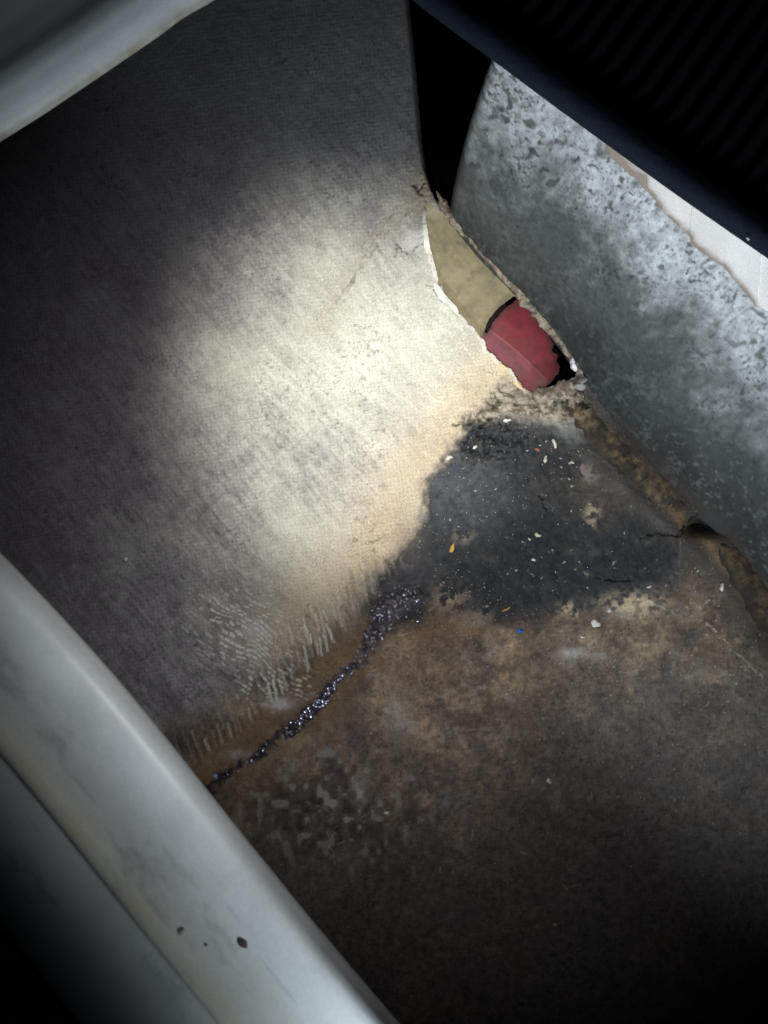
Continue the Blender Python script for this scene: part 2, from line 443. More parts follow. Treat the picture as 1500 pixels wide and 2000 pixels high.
# swelling where the floor coves up to the wall
Zf = Zf + 0.0025 * np.exp(-(fd / 34) ** 2) * (.5 + fbm(PX, PY, 30, 801, 4)) * sstep(780, 860, PY)
Zf = Zf + 0.0035 * np.exp(-(dpoly(QX, QY, [(1140, 880), (1240, 975), (1330, 1030)]) / 20) ** 2)
# sink hole in the cove
hq = np.exp(-(((PX - 1378) / 36) ** 2 + ((PY - 1028) / 17) ** 2))
Zf = Zf - 0.02 * hq; C *= (1 - .9 * hq)[..., None]  # the hole's shade is painted in along with its depth

# trickle of water
TR = [(805, 1165), (765, 1185), (735, 1230), (712, 1262), (700, 1290), (665, 1325), (625, 1372), (590, 1405), (560, 1430), (510, 1470), (450, 1510), (410, 1545), (400, 1575)]
dtr = dpoly(PX + wx * 10 + (QX2 - PX) * 2.4, PY + wy * 10 + (QY2 - PY) * 2.4, TR)
twid = np.interp(PX, [400, 450, 520, 560, 600, 660, 700, 740, 780], [16, 10, 9, 13, 15, 10, 12, 20, 16])
mt = sstep(twid + 8, twid - 7, dtr)
C = mix(C, (0.030, 0.026, 0.034), mt * (.97 - .6 * sstep(.5, .72, fbm(PX, PY, 20, 620, 4))))
halo = np.exp(-(dtr / 55) ** 2) * (1 - mt) * sstep(745, 680, PX)
C = mix(C, (0.15, 0.095, 0.05), halo * .55)
Zf = Zf - 0.0008 * mt
C = mix(C, (0.030, 0.028, 0.034), np.clip(1.5 * np.exp(-(((QX - 790) / 70) ** 2 + ((QY - 1150) / 44) ** 2)), 0, 1) * .92)
R = 0.72 + 0.15 * (med - .5)
R = R * (1 - mw) + (0.60 + .5 * (fine - .5)) * mw
R = R * (1 - mt) + 0.16 * mt
R = np.where(mb > .5, R - .06, R)

hs = sdf(QX2, QY2, HOLE)
# pale broken lip of the laminate round the hole
leftside = (PX < 1010)
lip = np.exp(-((hs + 4) / 3.6) ** 2) * leftside * sstep(405, 440, PY)
C = mix(C, (0.68, 0.65, 0.56), lip * (.55 + .6 * fine))
Zf = Zf + 0.0022 * np.exp(-((hs + 8) / 11) ** 2) * leftside * (0.4 + fbm(PX, PY, 25, 640, 2))
# scalloped flake hollows beside the lip
for (cx, cy, rx, ry) in [(812, 470, 26, 20), (872, 590, 20, 14)]:
    q = ((PX - cx) / rx) ** 2 + ((PY - cy) / ry) ** 2
    C = mix(C, (0.55, 0.54, 0.52), np.exp(-q ** 2) * .6); Zf = Zf + .0008 * np.exp(-q ** 2)
# edge that rolls down into the opening cut to give the corner its dark wedge
gs = sdf(PX, PY, GAP)
Zf = Zf - 0.016 * sstep(-15, 2, gs) * (PY < 420) - .01 * sstep(-6, 2, gs) * (PY < 380)
Zf = Zf + 0.0035 * np.exp(-(dpoly(QX2, QY2, [(822, 345), (845, 388), (866, 410)]) / 12) ** 2) * (fbm(PX, PY, 8, 660, 3))

cx_ = (PX[1:, 1:] + PX[:-1, :-1]) / 2; cy_ = (PY[1:, 1:] + PY[:-1, :-1]) / 2
hs_c = (hs[1:, 1:] + hs[:-1, :-1]) / 2; gs_c = (gs[1:, 1:] + gs[:-1, :-1]) / 2
BEY = [(p[0] + 30, p[1] - 24) for p in FOOT] + [(1800, 1300), (1800, -200), (840, -200)]
beyond = inside(cx_, cy_, BEY)
keep = (hs_c < 0) & (gs_c < 0) & ~beyond
wxx, wyy = (PX - 750) * K, (1000 - PY) * K
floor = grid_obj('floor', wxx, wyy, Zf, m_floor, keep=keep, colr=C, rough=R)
tag(floor, 'stained woven laminate floor with torchlit pale patch and wet black area', kind='structure')

# ------------------------------------------------------------------ generic cut sheet
def sheet(name, pts, z, mat, colf, parent=None, step=1.6, solid=0.002, ragged=3.0, rough=.7, seed=900):
    xs = [p[0] for p in pts]; ys = [p[1] for p in pts]
    gx = np.arange(min(xs) - 4, max(xs) + 4, step); gy = np.arange(min(ys) - 4, max(ys) + 4, step)
    x, y = np.meshgrid(gx, gy)
    zz = z(x, y) if callable(z) else np.full(x.shape, float(z))
    xr = x + (fbm(x, y, 8, seed, 3) - .5) * 2 * ragged; yr = y + (fbm(x, y, 8, seed + 9, 3) - .5) * 2 * ragged
    s = sdf(xr, yr, pts)
    k = ((s[1:, 1:] + s[:-1, :-1]) / 2) > 0
    sc_ = K * (D - zz) / D
    c = colf(x, y, s)
    r = rough(x, y) if callable(rough) else np.full(x.shape, rough)
    return grid_obj(name, (x - 750) * sc_, (1000 - y) * sc_, zz, mat, keep=k, colr=c, rough=r, parent=parent, solid=solid)


def flat(c, amt=.3, sc=14, seed=5):
    return lambda x, y, s: np.array(c, np.float32) * (1 - amt / 2 + amt * fbm(x, y, sc, seed, 3))[..., None]


# ------------------------------------------------------------------ what the break reveals
m_board = M('weathered_board', attr=True, spec=.3, nscale=1400, namt=.14, bump=.3, bscale=900, bdist=.0004)
m_red = M('red_plastic', attr=True, spec=.22, nscale=700, namt=.08, bump=.15, bscale=500, bdist=.0004)

OLIVE = [(815, 400), (820, 470), (835, 540), (880, 620), (930, 668), (941, 662), (946, 646), (956, 622), (974, 600), (1003, 577), (1030, 580), (1010, 540), (960, 490), (930, 440), (880, 405), (840, 390)]
def olive_c(x, y, s):
    c = np.zeros(x.shape + (3,), np.float32) + np.array([.25, .215, .13], np.float32)
    c = c * (0.6 + .8 * fbm(x, y, 30, 20, 6, .7))[..., None]
    c = mix(c, (.11, .10, .07), sstep(.5, .8, fbm(x, y, 14, 25, 4)) * .45)
    c = mix(c, (.30, .22, .13), sstep(560, 660, y) * .35)
    c = mix(c, (.10, .085, .055), sstep(16, 3, s) * .5 * (.4 + fbm(x, y, 10, 29, 4)))
    c = mix(c, (.4, .34, .25), np.exp(-((x - 850) / 22) ** 2 - ((y - 412) / 14) ** 2) * .9)
    return c
board = sheet('backing_board', OLIVE, lambda x, y: -.0105 + .0012 * fbm(x, y, 50, 6) + .0004 * fbm(x, y, 8, 7), m_board, olive_c, solid=.004, ragged=1.2, step=1.4)
tag(board, 'olive brown backing board exposed in the break beside the red pipe', 'board')

pipe = thing('red_pipe', W(1020, 670, -.03), 'red plastic pipe section seen through the hole in the floor corner', 'pipe')
RED = [(925, 640), (951, 651), (963, 630), (982, 607), (1010, 584), (1040, 596), (1064, 632), (1074, 660), (1082, 672), (1079, 684), (1090, 694), (1086, 704), (1094, 716), (1091, 730), (1076, 747),
       (1062, 760), (1040, 782), (1010, 778), (990, 752), (960, 730), (930, 700)]
NOTCH = [(968, 699), (980, 703), (988, 708), (999, 706), (1003, 714), (990, 722), (975, 718)]
ax_, ay_ = .74, .672
def red_z(x, y):
    perp = (x - 1020) * (-ay_) + (y - 665) * ax_
    return -.0165 - .0055 * (perp / 62) ** 2 - .002 * np.clip((x - 1060) / 30, 0, 1) ** 2 + .0004 * np.exp(-((perp - 22 - .0012 * (x - 1020) ** 2) / 2.2) ** 2) + .0005 * fbm(x, y, 30, 9)
def red_c(x, y, s):
    perp = (x - 1020) * (-ay_) + (y - 665) * ax_
    c = np.zeros(x.shape + (3,), np.float32) + np.array([.17, .026, .034], np.float32)
    c = c * (.6 + .8 * fbm(x, y, 22, 32, 6, .7))[..., None]
    c = mix(c, (.22, .06, .08), sstep(18, 40, perp) * (1 - sstep(700, 760, y)) * .85)
    c = mix(c, (.26, .11, .09), np.exp(-((perp - 22 - .0012 * (x - 1020) ** 2) / 2.2) ** 2) * .45 * (.3 + fbm(x, y, 12, 36, 3)))
    c = mix(c, (.07, .045, .04), sstep(.52, .8, fbm(x, y, 9, 38, 5, .7)) * .6)
    c = mix(c, (.12, .07, .055), sstep(.5, .75, fbm(x, y, 22, 33, 4)) * sstep(705, 750, y) * .8)
    c = mix(c, (.06, .03, .028), sstep(14, 0, s) * (.4 + .7 * fbm(x, y, 8, 39, 3)))
    return c
def cut_notch_sheet():
    o = sheet('pipe_wall', RED, red_z, m_red, red_c, parent=pipe, solid=.0022, ragged=2.2, step=1.3, rough=.58)
    return o
cut_notch_sheet()
# the far half of the pipe, its shade under the floor painted into the colour
X, Y = np.meshgrid(np.linspace(-1, 1, 24), np.linspace(0, 1, 12))
th = X * math.pi / 2.2
bx, by, _ = W(1010, 655, 0)
L_ = (Y - .45) * .085
px_ = bx + L_ * ax_ + .030 * np.sin(th) * ay_; py_ = by - L_ * ay_ + .030 * np.sin(th) * ax_
grid_obj('pipe_underside', px_, py_, -.044 - .024 * np.cos(th), M('red_plastic_shaded', base=(.012, .004, .004), rough=.9), parent=pipe)

# ------------------------------------------------------------------ side wall
NU, NV = 620, 300
foot = curve(FOOT[1:] , NU)
TOP = [(952, 105), (1010, 150), (1100, 218), (1190, 285), (1262, 340), (1340, 400), (1430, 462), (1520, 520), (1600, 575), (1700, 640)]
topc = curve([(p[0] + 14, p[1] - 18) for p in TOP], NU)
HW = .165
v = np.linspace(0, 1, NV)[:, None]
u = np.linspace(0, 1, NU)[None, :]
fx = (foot[:, 0] - 750) * K; fy = (1000 - foot[:, 1]) * K
s_t = K * (D - HW) / D
tx = (topc[:, 0] - 750) * s_t; ty = (1000 - topc[:, 1]) * s_t
ve = v ** 1.12
WX = fx[None] * (1 - ve) + tx[None] * ve; WY = fy[None] * (1 - ve) + ty[None] * ve
WZ = -.006 + (HW + .006) * v + 0 * u
nxw, nyw = .76, .65       # outward direction across the floor
wu = (WX * .65 - WY * .76) / K + 900; wvv = WZ / K * 1.1 + 50
bul = .006 * (fbm(wu, wvv, 260, 700, 3) - .5) + .0012 * (fbm(wu, wvv, 45, 710, 4) - .5) + .0006 * (fbm(wu, wvv, 12, 720, 3) - .5)
turn = np.clip((.03 - u) / .03, 0, 1) ** 2
left = .0045 * np.sin(v * 3.1416) * np.clip(1 - u / .2, 0, 1) ** 2
WX = WX + nxw * (bul + .014 * turn) - .65 * left; WY = WY + nyw * (bul + .014 * turn) + .76 * left
wc = np.zeros(WX.shape + (3,), np.float32) + np.array([.55, .585, .61], np.float32)
wc *= (.82 + .36 * fbm(wu, wvv, 60, 730, 4))[..., None]
# projected pixel position of each wall point, only to lay the stains where they are on the wall
f = D / (D - WZ) / K
wpx = WX * f + 750; wpy = 1000 - WY * f
dtop = (wpx * .585 - wpy * .811)      # distance measure; larger = nearer the top edge
edge = (TOP[0][0] * .585 - TOP[0][1] * .811)
dd = edge - dtop + (wpx - 950) * .0    # px below the top edge
wn1 = fbm(wu, wvv, 90, 740, 5)
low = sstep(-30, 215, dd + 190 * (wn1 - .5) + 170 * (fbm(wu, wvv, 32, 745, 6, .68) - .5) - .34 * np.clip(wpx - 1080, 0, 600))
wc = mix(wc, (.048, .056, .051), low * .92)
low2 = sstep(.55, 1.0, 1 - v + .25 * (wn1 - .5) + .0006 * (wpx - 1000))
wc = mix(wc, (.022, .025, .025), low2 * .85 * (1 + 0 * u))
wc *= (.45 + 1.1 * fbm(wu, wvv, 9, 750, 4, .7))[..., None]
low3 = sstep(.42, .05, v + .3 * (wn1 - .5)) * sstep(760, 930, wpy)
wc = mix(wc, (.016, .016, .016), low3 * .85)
# mould: fine dots, medium spots, soft smudges
dots = sstep(.68, .86, vnoise(wu / 4.0, wvv / 4.4, 760)) * sstep(.36, .58, fbm(wu, wvv, 60, 765, 3))
med_s = sstep(.76, .88, vnoise(wu / 10 + 3, wvv / 10, 770)) * sstep(.42, .65, fbm(wu, wvv, 80, 775, 3))
smu = np.maximum(sstep(.56, .78, fbm(wu, wvv, 30, 780, 6, .7)), .8 * sstep(.6, .75, fbm(wu, wvv, 11, 790, 4, .65)))
wc = mix(wc, (.03, .035, .035), dots * .8)
d3 = sstep(.80, .92, vnoise(wu / 2.6 + 9, wvv / 2.6, 763))
wc = mix(wc, (.05, .055, .055), d3 * .6)
wc = mix(wc, (.05, .06, .058), med_s * .8)
wc = mix(wc, (.10, .115, .11), smu * .75)
for (cx, cy, r) in [(1080, 275, 9), (978, 205, 10), (1000, 190, 7), (965, 225, 9), (1125, 310, 12), (1042, 288, 8), (955, 250, 7), (1235, 540, 11), (1245, 355, 10), (985, 212, 6), (1330, 610, 9)]:
    wc = mix(wc, (.05, .05, .055), np.exp(-((wpx - cx) ** 2 + ((wpy - cy) * 1.3) ** 2) / r ** 2) * .8)
# brown tide above the cove
wc = mix(wc, (.035, .026, .018), sstep(.12, .02, v + .1 * (wn1 - .5)) * sstep(780, 830, wpy) * .8)
wc = mix(wc, (.03, .03, .032), np.exp(-(((wpx - 1385) / 45) ** 2 + ((wpy - 1020) / 30) ** 2)) * .9)  # painted dark of the sink hole carried onto the wall foot
rw = .62 + .2 * (wn1 - .5)
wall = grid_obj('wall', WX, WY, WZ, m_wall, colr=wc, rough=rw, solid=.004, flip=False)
tag(wall, 'pale blue-grey side wall speckled with black mould above the broken seam', 'wall')

# ------------------------------------------------------------------ crumbling seam filler
def bead(name, path, widths, h, cols, seed, parent=None, jag=.6, zoff=0.0, n=420, m=26):
    c = curve(path, n)
    wdt = np.interp(np.linspace(0, 1, n), np.linspace(0, 1, len(widths)), widths)
    t = np.gradient(c, axis=0); t /= np.linalg.norm(t, axis=1)[:, None]
    nrm = np.stack([-t[:, 1], t[:, 0]], 1)
    a = np.linspace(-1, 1, m)[:, None]
    s = np.linspace(0, 1, n)[None]
    L = np.cumsum(np.r_[0, np.hypot(*np.diff(c, axis=0).T)])[None]
    jit = (fbm(L + 0 * a, a * 12 + 0 * L, 10, seed, 4) - .5)
    taper = np.sqrt(np.clip(np.minimum(s, 1 - s) * 14, 0, 1))
    off = a * wdt[None] * (1 + jag * (fbm(L + 0 * a, np.sign(a) * 100 + 0 * L, 14, seed + 3, 4) - .5) * 2) * taper
    x = c[:, 0][None] + nrm[:, 0][None] * off; y = c[:, 1][None] + nrm[:, 1][None] * off
    z = zoff + h * np.sqrt(np.clip(1 - a ** 2, 0, 1)) * taper * (.55 + .9 * fbm(x, y, 20, seed + 5, 3)) + h * .9 * jit * (1 - a ** 4) - .0015 * (a ** 2)
    sc_ = K * (D - z) / D
    col = cols(x, y, a + 0 * s)
    return grid_obj(name, (x - 750) * sc_, (1000 - y) * sc_, z, m_rough, colr=col, rough=np.full(x.shape, .85), parent=parent, flip=True)


def sand(x, y, a):
    c = np.zeros(x.shape + (3,), np.float32) + np.array([.30, .25, .19], np.float32)
    c = c * (.3 + 1.3 * fbm(x, y, 9, 41, 4))[..., None]
    return mix(c, (.08, .07, .06), sstep(.55, .75, fbm(x, y, 14, 43, 3)) * .8)
def ochre(x, y, a):
    c = np.zeros(x.shape + (3,), np.float32) + np.array([.15, .105, .06], np.float32)
    c = c * (.3 + 1.2 * fbm(x, y, 14, 44, 4))[..., None]
    c = mix(c, (.03, .025, .021), sstep(.36, .64, fbm(x, y, 24, 45, 6, .66)) * .9)
    c = mix(c, (.035, .028, .022), sstep(.35, .85, np.abs(a)) * .85)
    c = mix(c, (.42, .34, .22), sstep(860, 770, y) * sstep(.5, .7, fbm(x, y, 12, 46, 3)) * .7)
    return c
root = thing('seam_filler', W(980, 540, 0), 'crumbling brown filler along the joint between floor and mouldy wall', 'filler')
bead('bead', [(852, 372), (872, 412), (905, 448), (942, 492), (985, 540), (1028, 583), (1075, 640), (1120, 702), (1150, 745)], [7, 11, 8, 7, 12, 14, 11, 9, 10], .0055, sand, 4, root)
bead('bead', [(1098, 762), (1130, 800), (1175, 850), (1230, 905), (1290, 962), (1345, 1002)], [18, 26, 30, 34, 34, 14], .0036, ochre, 6, root, jag=.35)
bead('bead', [(1405, 1062), (1450, 1110), (1500, 1185), (1560, 1270), (1620, 1360)], [18, 34, 40, 40, 40], .0032, lambda x, y, a: ochre(x, y, a) * .6, 9, root, jag=.35, zoff=.0012)
bead('mound', [(1040, 772), (1075, 768), (1110, 766), (1140, 778)], [12, 16, 22, 16], .008, sand, 12, root, n=160)

# white torn shard and grey lump at the foot of the wall
m_chip = M('pale_chip', attr=True, nscale=1500, namt=.2, bump=.5)
def lump(name, cx, cy, rx, ry, h, col, z0=0.0, rot=0.0, seed=1, label=None, cat=None, group=None, mat=None, parent=None, n=16, rough=.7, soft=1.0):
    """a small faceted crumb standing on the surface"""
    ph = np.linspace(0, 2 * math.pi, n + 1)[None]; t = np.linspace(0, 1, max(4, n // 2))[:, None]
    r_ = random.Random(seed)
    k1, k2, k3 = [r_.uniform(0, 6.28) for _ in range(3)]
    rad = (1 + soft * (.26 * np.cos(2 * ph + k1) + .16 * np.cos(3 * ph + k2) + .1 * np.cos(5 * ph + k3)))
    rr = np.sin(t * math.pi / 2)
    x = rr * rad * rx; y = rr * rad * ry
    x, y = x * np.cos(ph), y * np.sin(ph)
    c, s = math.cos(rot), math.sin(rot)
    X = (x * c - y * s) * K; Y = (x * s + y * c) * K
    Z = h * np.cos(t * math.pi / 2) ** .6 * (1 + .2 * np.cos(ph * 3 + k1) * rr) - .0004 * rr
    colr = np.zeros(X.shape + (3,), np.float32) + np.array(col, np.float32)
    o = grid_obj(name, X, Y, Z + 0 * X, mat or m_chip, colr=colr, rough=np.full(X.shape, rough), parent=None)
    w = W(cx, cy, z0); o.location = w
    if parent is not None: o.parent = parent; o.matrix_parent_inverse = parent.matrix_basis.inverted()
    if label: tag(o, label, cat, group)
    return o


def zat(px, py):
    i = int(round((py - y0) / STEP)); j = int(round((px - x0) / STEP))
    return float(Zf[i, j])


lump('filler_lump', 1133, 752, 17, 10, .007, (.27, .27, .25), .002, .5, 5, label='grey lump of filler beside the white shard under the wall', cat='filler lump')
lump('plaster_shard', 1119, 713, 6, 11, .006, (.72, .74, .76), .006, .3, 9, label='small white torn shard at the right end of the hole', cat='shard')

# curled paint flakes on the lip of the hole
FLAKES = [([(826, 440), (834, 436), (838, 470), (846, 505), (856, 545), (850, 548), (838, 515), (828, 480)], 'long white curled flake on the upper lip of the hole'),
          ([(846, 550), (854, 553), (872, 578), (893, 600), (897, 611), (884, 606), (864, 590), (850, 570)], 'cream curled flake on the middle lip of the hole'),
          ([(975, 708), (988, 716), (1002, 728), (1016, 750), (1026, 765), (1012, 758), (992, 744), (980, 728)], 'yellowed flake at the lower lip beside the red pipe')]
for i, (p, lab) in enumerate(FLAKES):
    cc = (.70, .68, .60) if i < 2 else (.60, .47, .27)
    o = sheet('paint_flake', p, lambda x, y: .0022 + .0018 * np.sin((x + y) * .05) + .001 * fbm(x, y, 9, 3), m_chip, flat(cc, .3), solid=.0009, ragged=1.5, step=1.1, seed=950 + i)
    tag(o, lab, 'paint flake')

# ------------------------------------------------------------------ cream trim over the top of the wall
trim = thing('wall_trim', W(1350, 440, .17), 'cream rolled trim with a torn brown lower edge along the top of the wall', 'trim')
def trim_z(x, y):
    d = (x * .585 - y * .811) - edge      # towards the dark pad is positive
    q = np.clip(-d / 120, 0, 1)
    return .186 - .044 * q - .016 * q ** 2 + .0012 * fbm(x, y, 60, 31)
def trim_c(x, y, s):
    c = np.zeros(x.shape + (3,), np.float32) + np.array([.84, .82, .80], np.float32)
    c = c * (.9 + .2 * fbm(x, y, 60, 34, 3))[..., None]
    e = dpoly(x, y, TRIM_LOW)
    m = np.exp(-(e / 9) ** 2) * (.4 + 1.1 * fbm(x, y, 18, 35, 3)) + sstep(1300, 1200, x) * .75
    return mix(c, (.26, .19, .14), np.clip(m, 0, .85))
TRIM_LOW = [(1186, 290), (1205, 318), (1225, 338), (1238, 344), (1256, 349), (1258, 370), (1275, 385), (1290, 408), (1318, 436), (1345, 458), (1350, 476), (1378, 497), (1412, 520), (1445, 560), (1470, 590), (1476, 618), (1500, 632), (1530, 655), (1600, 700)]
PIECES = [([(1180, 262), (1262, 320), (1264, 372), (1256, 368), (1246, 352), (1225, 338), (1205, 318), (1186, 294)], 'narrow brown-stained end'),
          ([(1260, 316), (1356, 392), (1352, 474), (1345, 460), (1318, 436), (1290, 408), (1275, 385), (1258, 370), (1254, 348)], None),
          ([(1352, 388), (1486, 482), (1478, 600), (1470, 590), (1445, 560), (1412, 520), (1378, 497), (1350, 478), (1346, 460)], None),
          ([(1480, 476), (1640, 580), (1640, 720), (1600, 700), (1530, 655), (1500, 634), (1474, 626), (1474, 596)], None)]
for i, (p, lab) in enumerate(PIECES):
    o = sheet('trim_section', p, (lambda k: lambda x, y: trim_z(x, y) - .0012 * (k % 2) - .0006 * k)(i), m_chip, trim_c, parent=trim, solid=.0025, ragged=1.8, step=1.8, rough=.5, seed=960 + i)
    if lab: o['label'] = lab

# ------------------------------------------------------------------ dark ribbed pad above the wall
pad = thing('seat_pad', W(1250, 150, .2), 'black ribbed pad with navy cloth edge overhanging the wall', 'pad')
PE = [(700, -90), (803, -4), (870, 48), (950, 106), (1070, 196), (1190, 284), (1340, 392), (1500, 503), (1640, 600), (1760, 690)]
pc = curve(PE, 500)
t = np.gradient(pc, axis=0); t /= np.linalg.norm(t, axis=1)[:, None]
nr = np.stack([t[:, 1], -t[:, 0]], 1)     # towards upper right
a = np.linspace(0, 1, 30)[:, None]
off = -2 + 66 * (1 - np.cos(a * math.pi)) / 2
z = .196 + .016 * np.sin(a * math.pi) ** .8 + .0006 * fbm(np.arange(500)[None] * 2.0 + 0 * a, a * 60 + np.zeros((1, 500)), 6, 51, 3)
x = pc[:, 0][None] + nr[:, 0][None] * off; y = pc[:, 1][None] + nr[:, 1][None] * off
m_navy = M('navy_cloth', base=(.012, .016, .028), rough=.9, spec=.1, nscale=1300, namt=.5, bump=.6)
sc_ = K * (D - z) / D
grid_obj('edge_binding', (x - 750) * sc_, (1000 - y) * sc_, z, m_navy, parent=pad, flip=True)
# binding side that drops below the rolled edge
off2 = np.array([[-2.0], [2.0], [6.0]]); z2 = np.array([[.196], [.186], [.178]])
x2 = pc[:, 0][None] + nr[:, 0][None] * off2; y2 = pc[:, 1][None] + nr[:, 1][None] * off2
s2 = K * (D - z2) / D
grid_obj('side_band', (x2 - 750) * s2, (1000 - y2) * s2, z2 + 0 * x2, m_navy, parent=pad)
off3 = np.linspace(62, 900, 400)[:, None]
z3 = .198 + .0022 * np.sin((x[:1] * 0) + off3 * 0 + np.arange(500)[None] * .42)
x3 = pc[:, 0][None] + nr[:, 0][None] * off3; y3 = pc[:, 1][None] + nr[:, 1][None] * off3
s3 = K * (D - .198) / D
grid_obj('ribbed_top', (x3 - 750) * s3, (1000 - y3) * s3, z3, M('black_ribbed_cloth', base=(.003, .003, .0045), rough=.95, spec=.05, nscale=900, namt=.4), parent=pad, flip=True)
tag(lump('lint_speck', 1461, 466, 2.0, 2.5, .001, (.5, .5, .55), .212, 0, 3, n=8), 'tiny pale lint speck on the navy edge of the pad', 'lint')

# ------------------------------------------------------------------ rims close to the camera
m_rim = M('grubby_white_gelcoat', attr=True, spec=.45, nscale=600, namt=.05, bump=.08, bscale=300, bdist=.0006)

def extrude(name, path, prof, zc, colf, parent, n=900, m=330, side=1, rough=.45):
    """path in photo pixels at height zc; prof = (distance across in m, z)"""
    c = curve(path, n)
    s = K * (D - zc) / D
    cx, cy = (c[:, 0] - 750) * s, (1000 - c[:, 1]) * s
    tx, ty = np.gradient(cx), np.gradient(cy)
    l = np.hypot(tx, ty); tx /= l; ty /= l
    nx_, ny_ = -ty * side, tx * side
    P = np.array(prof, float)
    seg = np.r_[0, np.cumsum(np.hypot(*np.diff(P, axis=0).T))]
    q = np.linspace(0, seg[-1], m)
    w = np.interp(q, seg, P[:, 0]); z = np.interp(q, seg, P[:, 1])
    ker = np.ones(7) / 7
    w = np.convolve(np.pad(w, 3, 'edge'), ker, 'valid'); z = np.convolve(np.pad(z, 3, 'edge'), ker, 'valid')
    X = cx[None] + nx_[None] * w[:, None]; Y = cy[None] + ny_[None] * w[:, None]
    Z = z[:, None] + 0 * X
    al = np.cumsum(np.r_[0, np.hypot(np.diff(cx), np.diff(cy))])[None] * 1000 + 0 * X
    ac = w[:, None] * 1000 + 0 * X
    Z = Z + .0006 * (fbm(al, ac, 60, 61, 3) - .5)
    return grid_obj(name, X, Y, Z, m_rim, colr=colf(al, ac, Z), rough=np.full(X.shape, rough), parent=parent, flip=(side < 0))

rim = thing('locker_rim', W(300, 1600, .35), 'wide grubby white rim with rounded edge crossing the lower left', 'rim')
RP = [(-160, 925), (-80, 1008), (0, 1088), (100, 1192), (200, 1302), (300, 1422), (400, 1548), (500, 1674), (600, 1798), (700, 1918), (770, 2000), (860, 2105), (960, 2220), (1110, 2400), (1260, 2580), (1420, 2770), (1900, 3370), (2400, 3990)]
RP = RP
prof = [(.12, .300), (.030, .318), (.012, .326), (.003, .332), (.0, .341), (.0008, .3475), (.003, .3515), (.007, .3540), (.014, .3548), (.020, .3545), (.034, .3515), (.048, .3478), (.056, .3475),
        (.062, .3490), (.0665, .3490), (.070, .3465), (.073, .340), (.076, .3365), (.084, .3355), (.136, .3335), (.142, .330), (.145, .322), (.146, .31)]
def rim_c(al, ac, z):
    c = np.zeros(al.shape + (3,), np.float32) + np.array([.42, .455, .455], np.float32)
    c = c * (.78 + .44 * fbm(al, ac, 40, 62, 6, .65))[..., None]
    c = mix(c, (.36, .36, .33), sstep(24, 50, ac) * (.35 + .5 * fbm(al, ac, 30, 63, 4)) * (1 - sstep(54, 60, ac)))
    c = mix(c, (.40, .38, .27), np.exp(-((ac - 63) / 7) ** 2) * (.4 + .6 * fbm(al, ac, 20, 64, 3)))
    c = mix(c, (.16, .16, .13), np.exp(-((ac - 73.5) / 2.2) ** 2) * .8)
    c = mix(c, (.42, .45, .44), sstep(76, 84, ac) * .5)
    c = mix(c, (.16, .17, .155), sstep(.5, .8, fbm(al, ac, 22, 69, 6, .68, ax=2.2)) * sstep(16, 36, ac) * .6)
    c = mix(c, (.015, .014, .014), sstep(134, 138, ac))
    d = sstep(.72, .8, fbm(al, ac, 5, 65, 2)) * sstep(.55, .65, fbm(al, ac, 40, 66, 2))
    c = mix(c, (.2, .19, .17), d * .0)
    # dark scuffs running along the rim
    d = sstep(.70, .80, fbm(al, ac, 6, 67, 3, ax=6, ay=.8)) * sstep(10, 30, ac)
    return mix(c, (.2, .22, .22), d * .35)
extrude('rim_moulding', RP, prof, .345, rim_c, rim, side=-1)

rim2 = thing('corner_rim', W(200, 60, .2), 'blurred white rolled rim across the upper left corner', 'rim')
UP = [(560, -95), (480, -42), (415, 2), (360, 32), (310, 70), (240, 118), (160, 172), (80, 226), (0, 276), (-90, 335), (-180, 392)]
prof2 = [(.15, .15), (.020, .188), (.004, .198), (.0, .205), (.003, .2105), (.010, .2165), (.020, .2205), (.028, .2205), (.040, .2185), (.055, .2190), (.075, .222), (.11, .231), (.16, .245)]
def rim2_c(al, ac, z):
    c = np.zeros(al.shape + (3,), np.float32) + np.array([.60, .64, .66], np.float32)
    c = c * (.84 + .3 * fbm(al, ac, 30, 72, 4))[..., None]
    c = mix(c, (.30, .28, .22), sstep(6, 0, ac) * (.4 + .8 * fbm(al, ac, 6, 73, 3)))
    return mix(c, (.20, .19, .175), sstep(28, 45, ac) * .8)  # back of the roll darkened, its shade painted into the colour
extrude('rim_moulding', UP, prof2, .205, rim2_c, rim2, side=-1)

# spots on the lower rim
def rimspot(px, py, r, col, lab, seed, z=.3547, h=.0003):
    r *= .54
    lump('paint_spot', px, py, r, r * .9, h, col, z + .0004, .4, seed, label=lab, cat='spot', n=28, soft=.35)
rimspot(480, 1838, 17, (.03, .012, .02), 'dark maroon drip spot on the lower end of the white rim', 4, z=.3520)
rimspot(353, 1820, 8, (.16, .16, .15), 'small grey spot left of the maroon drip on the white rim', 6, z=.3477)
rimspot(403, 1848, 4, (.22, .22, .2), 'tiny grey fleck between the two rim spots', 8, z=.3480)

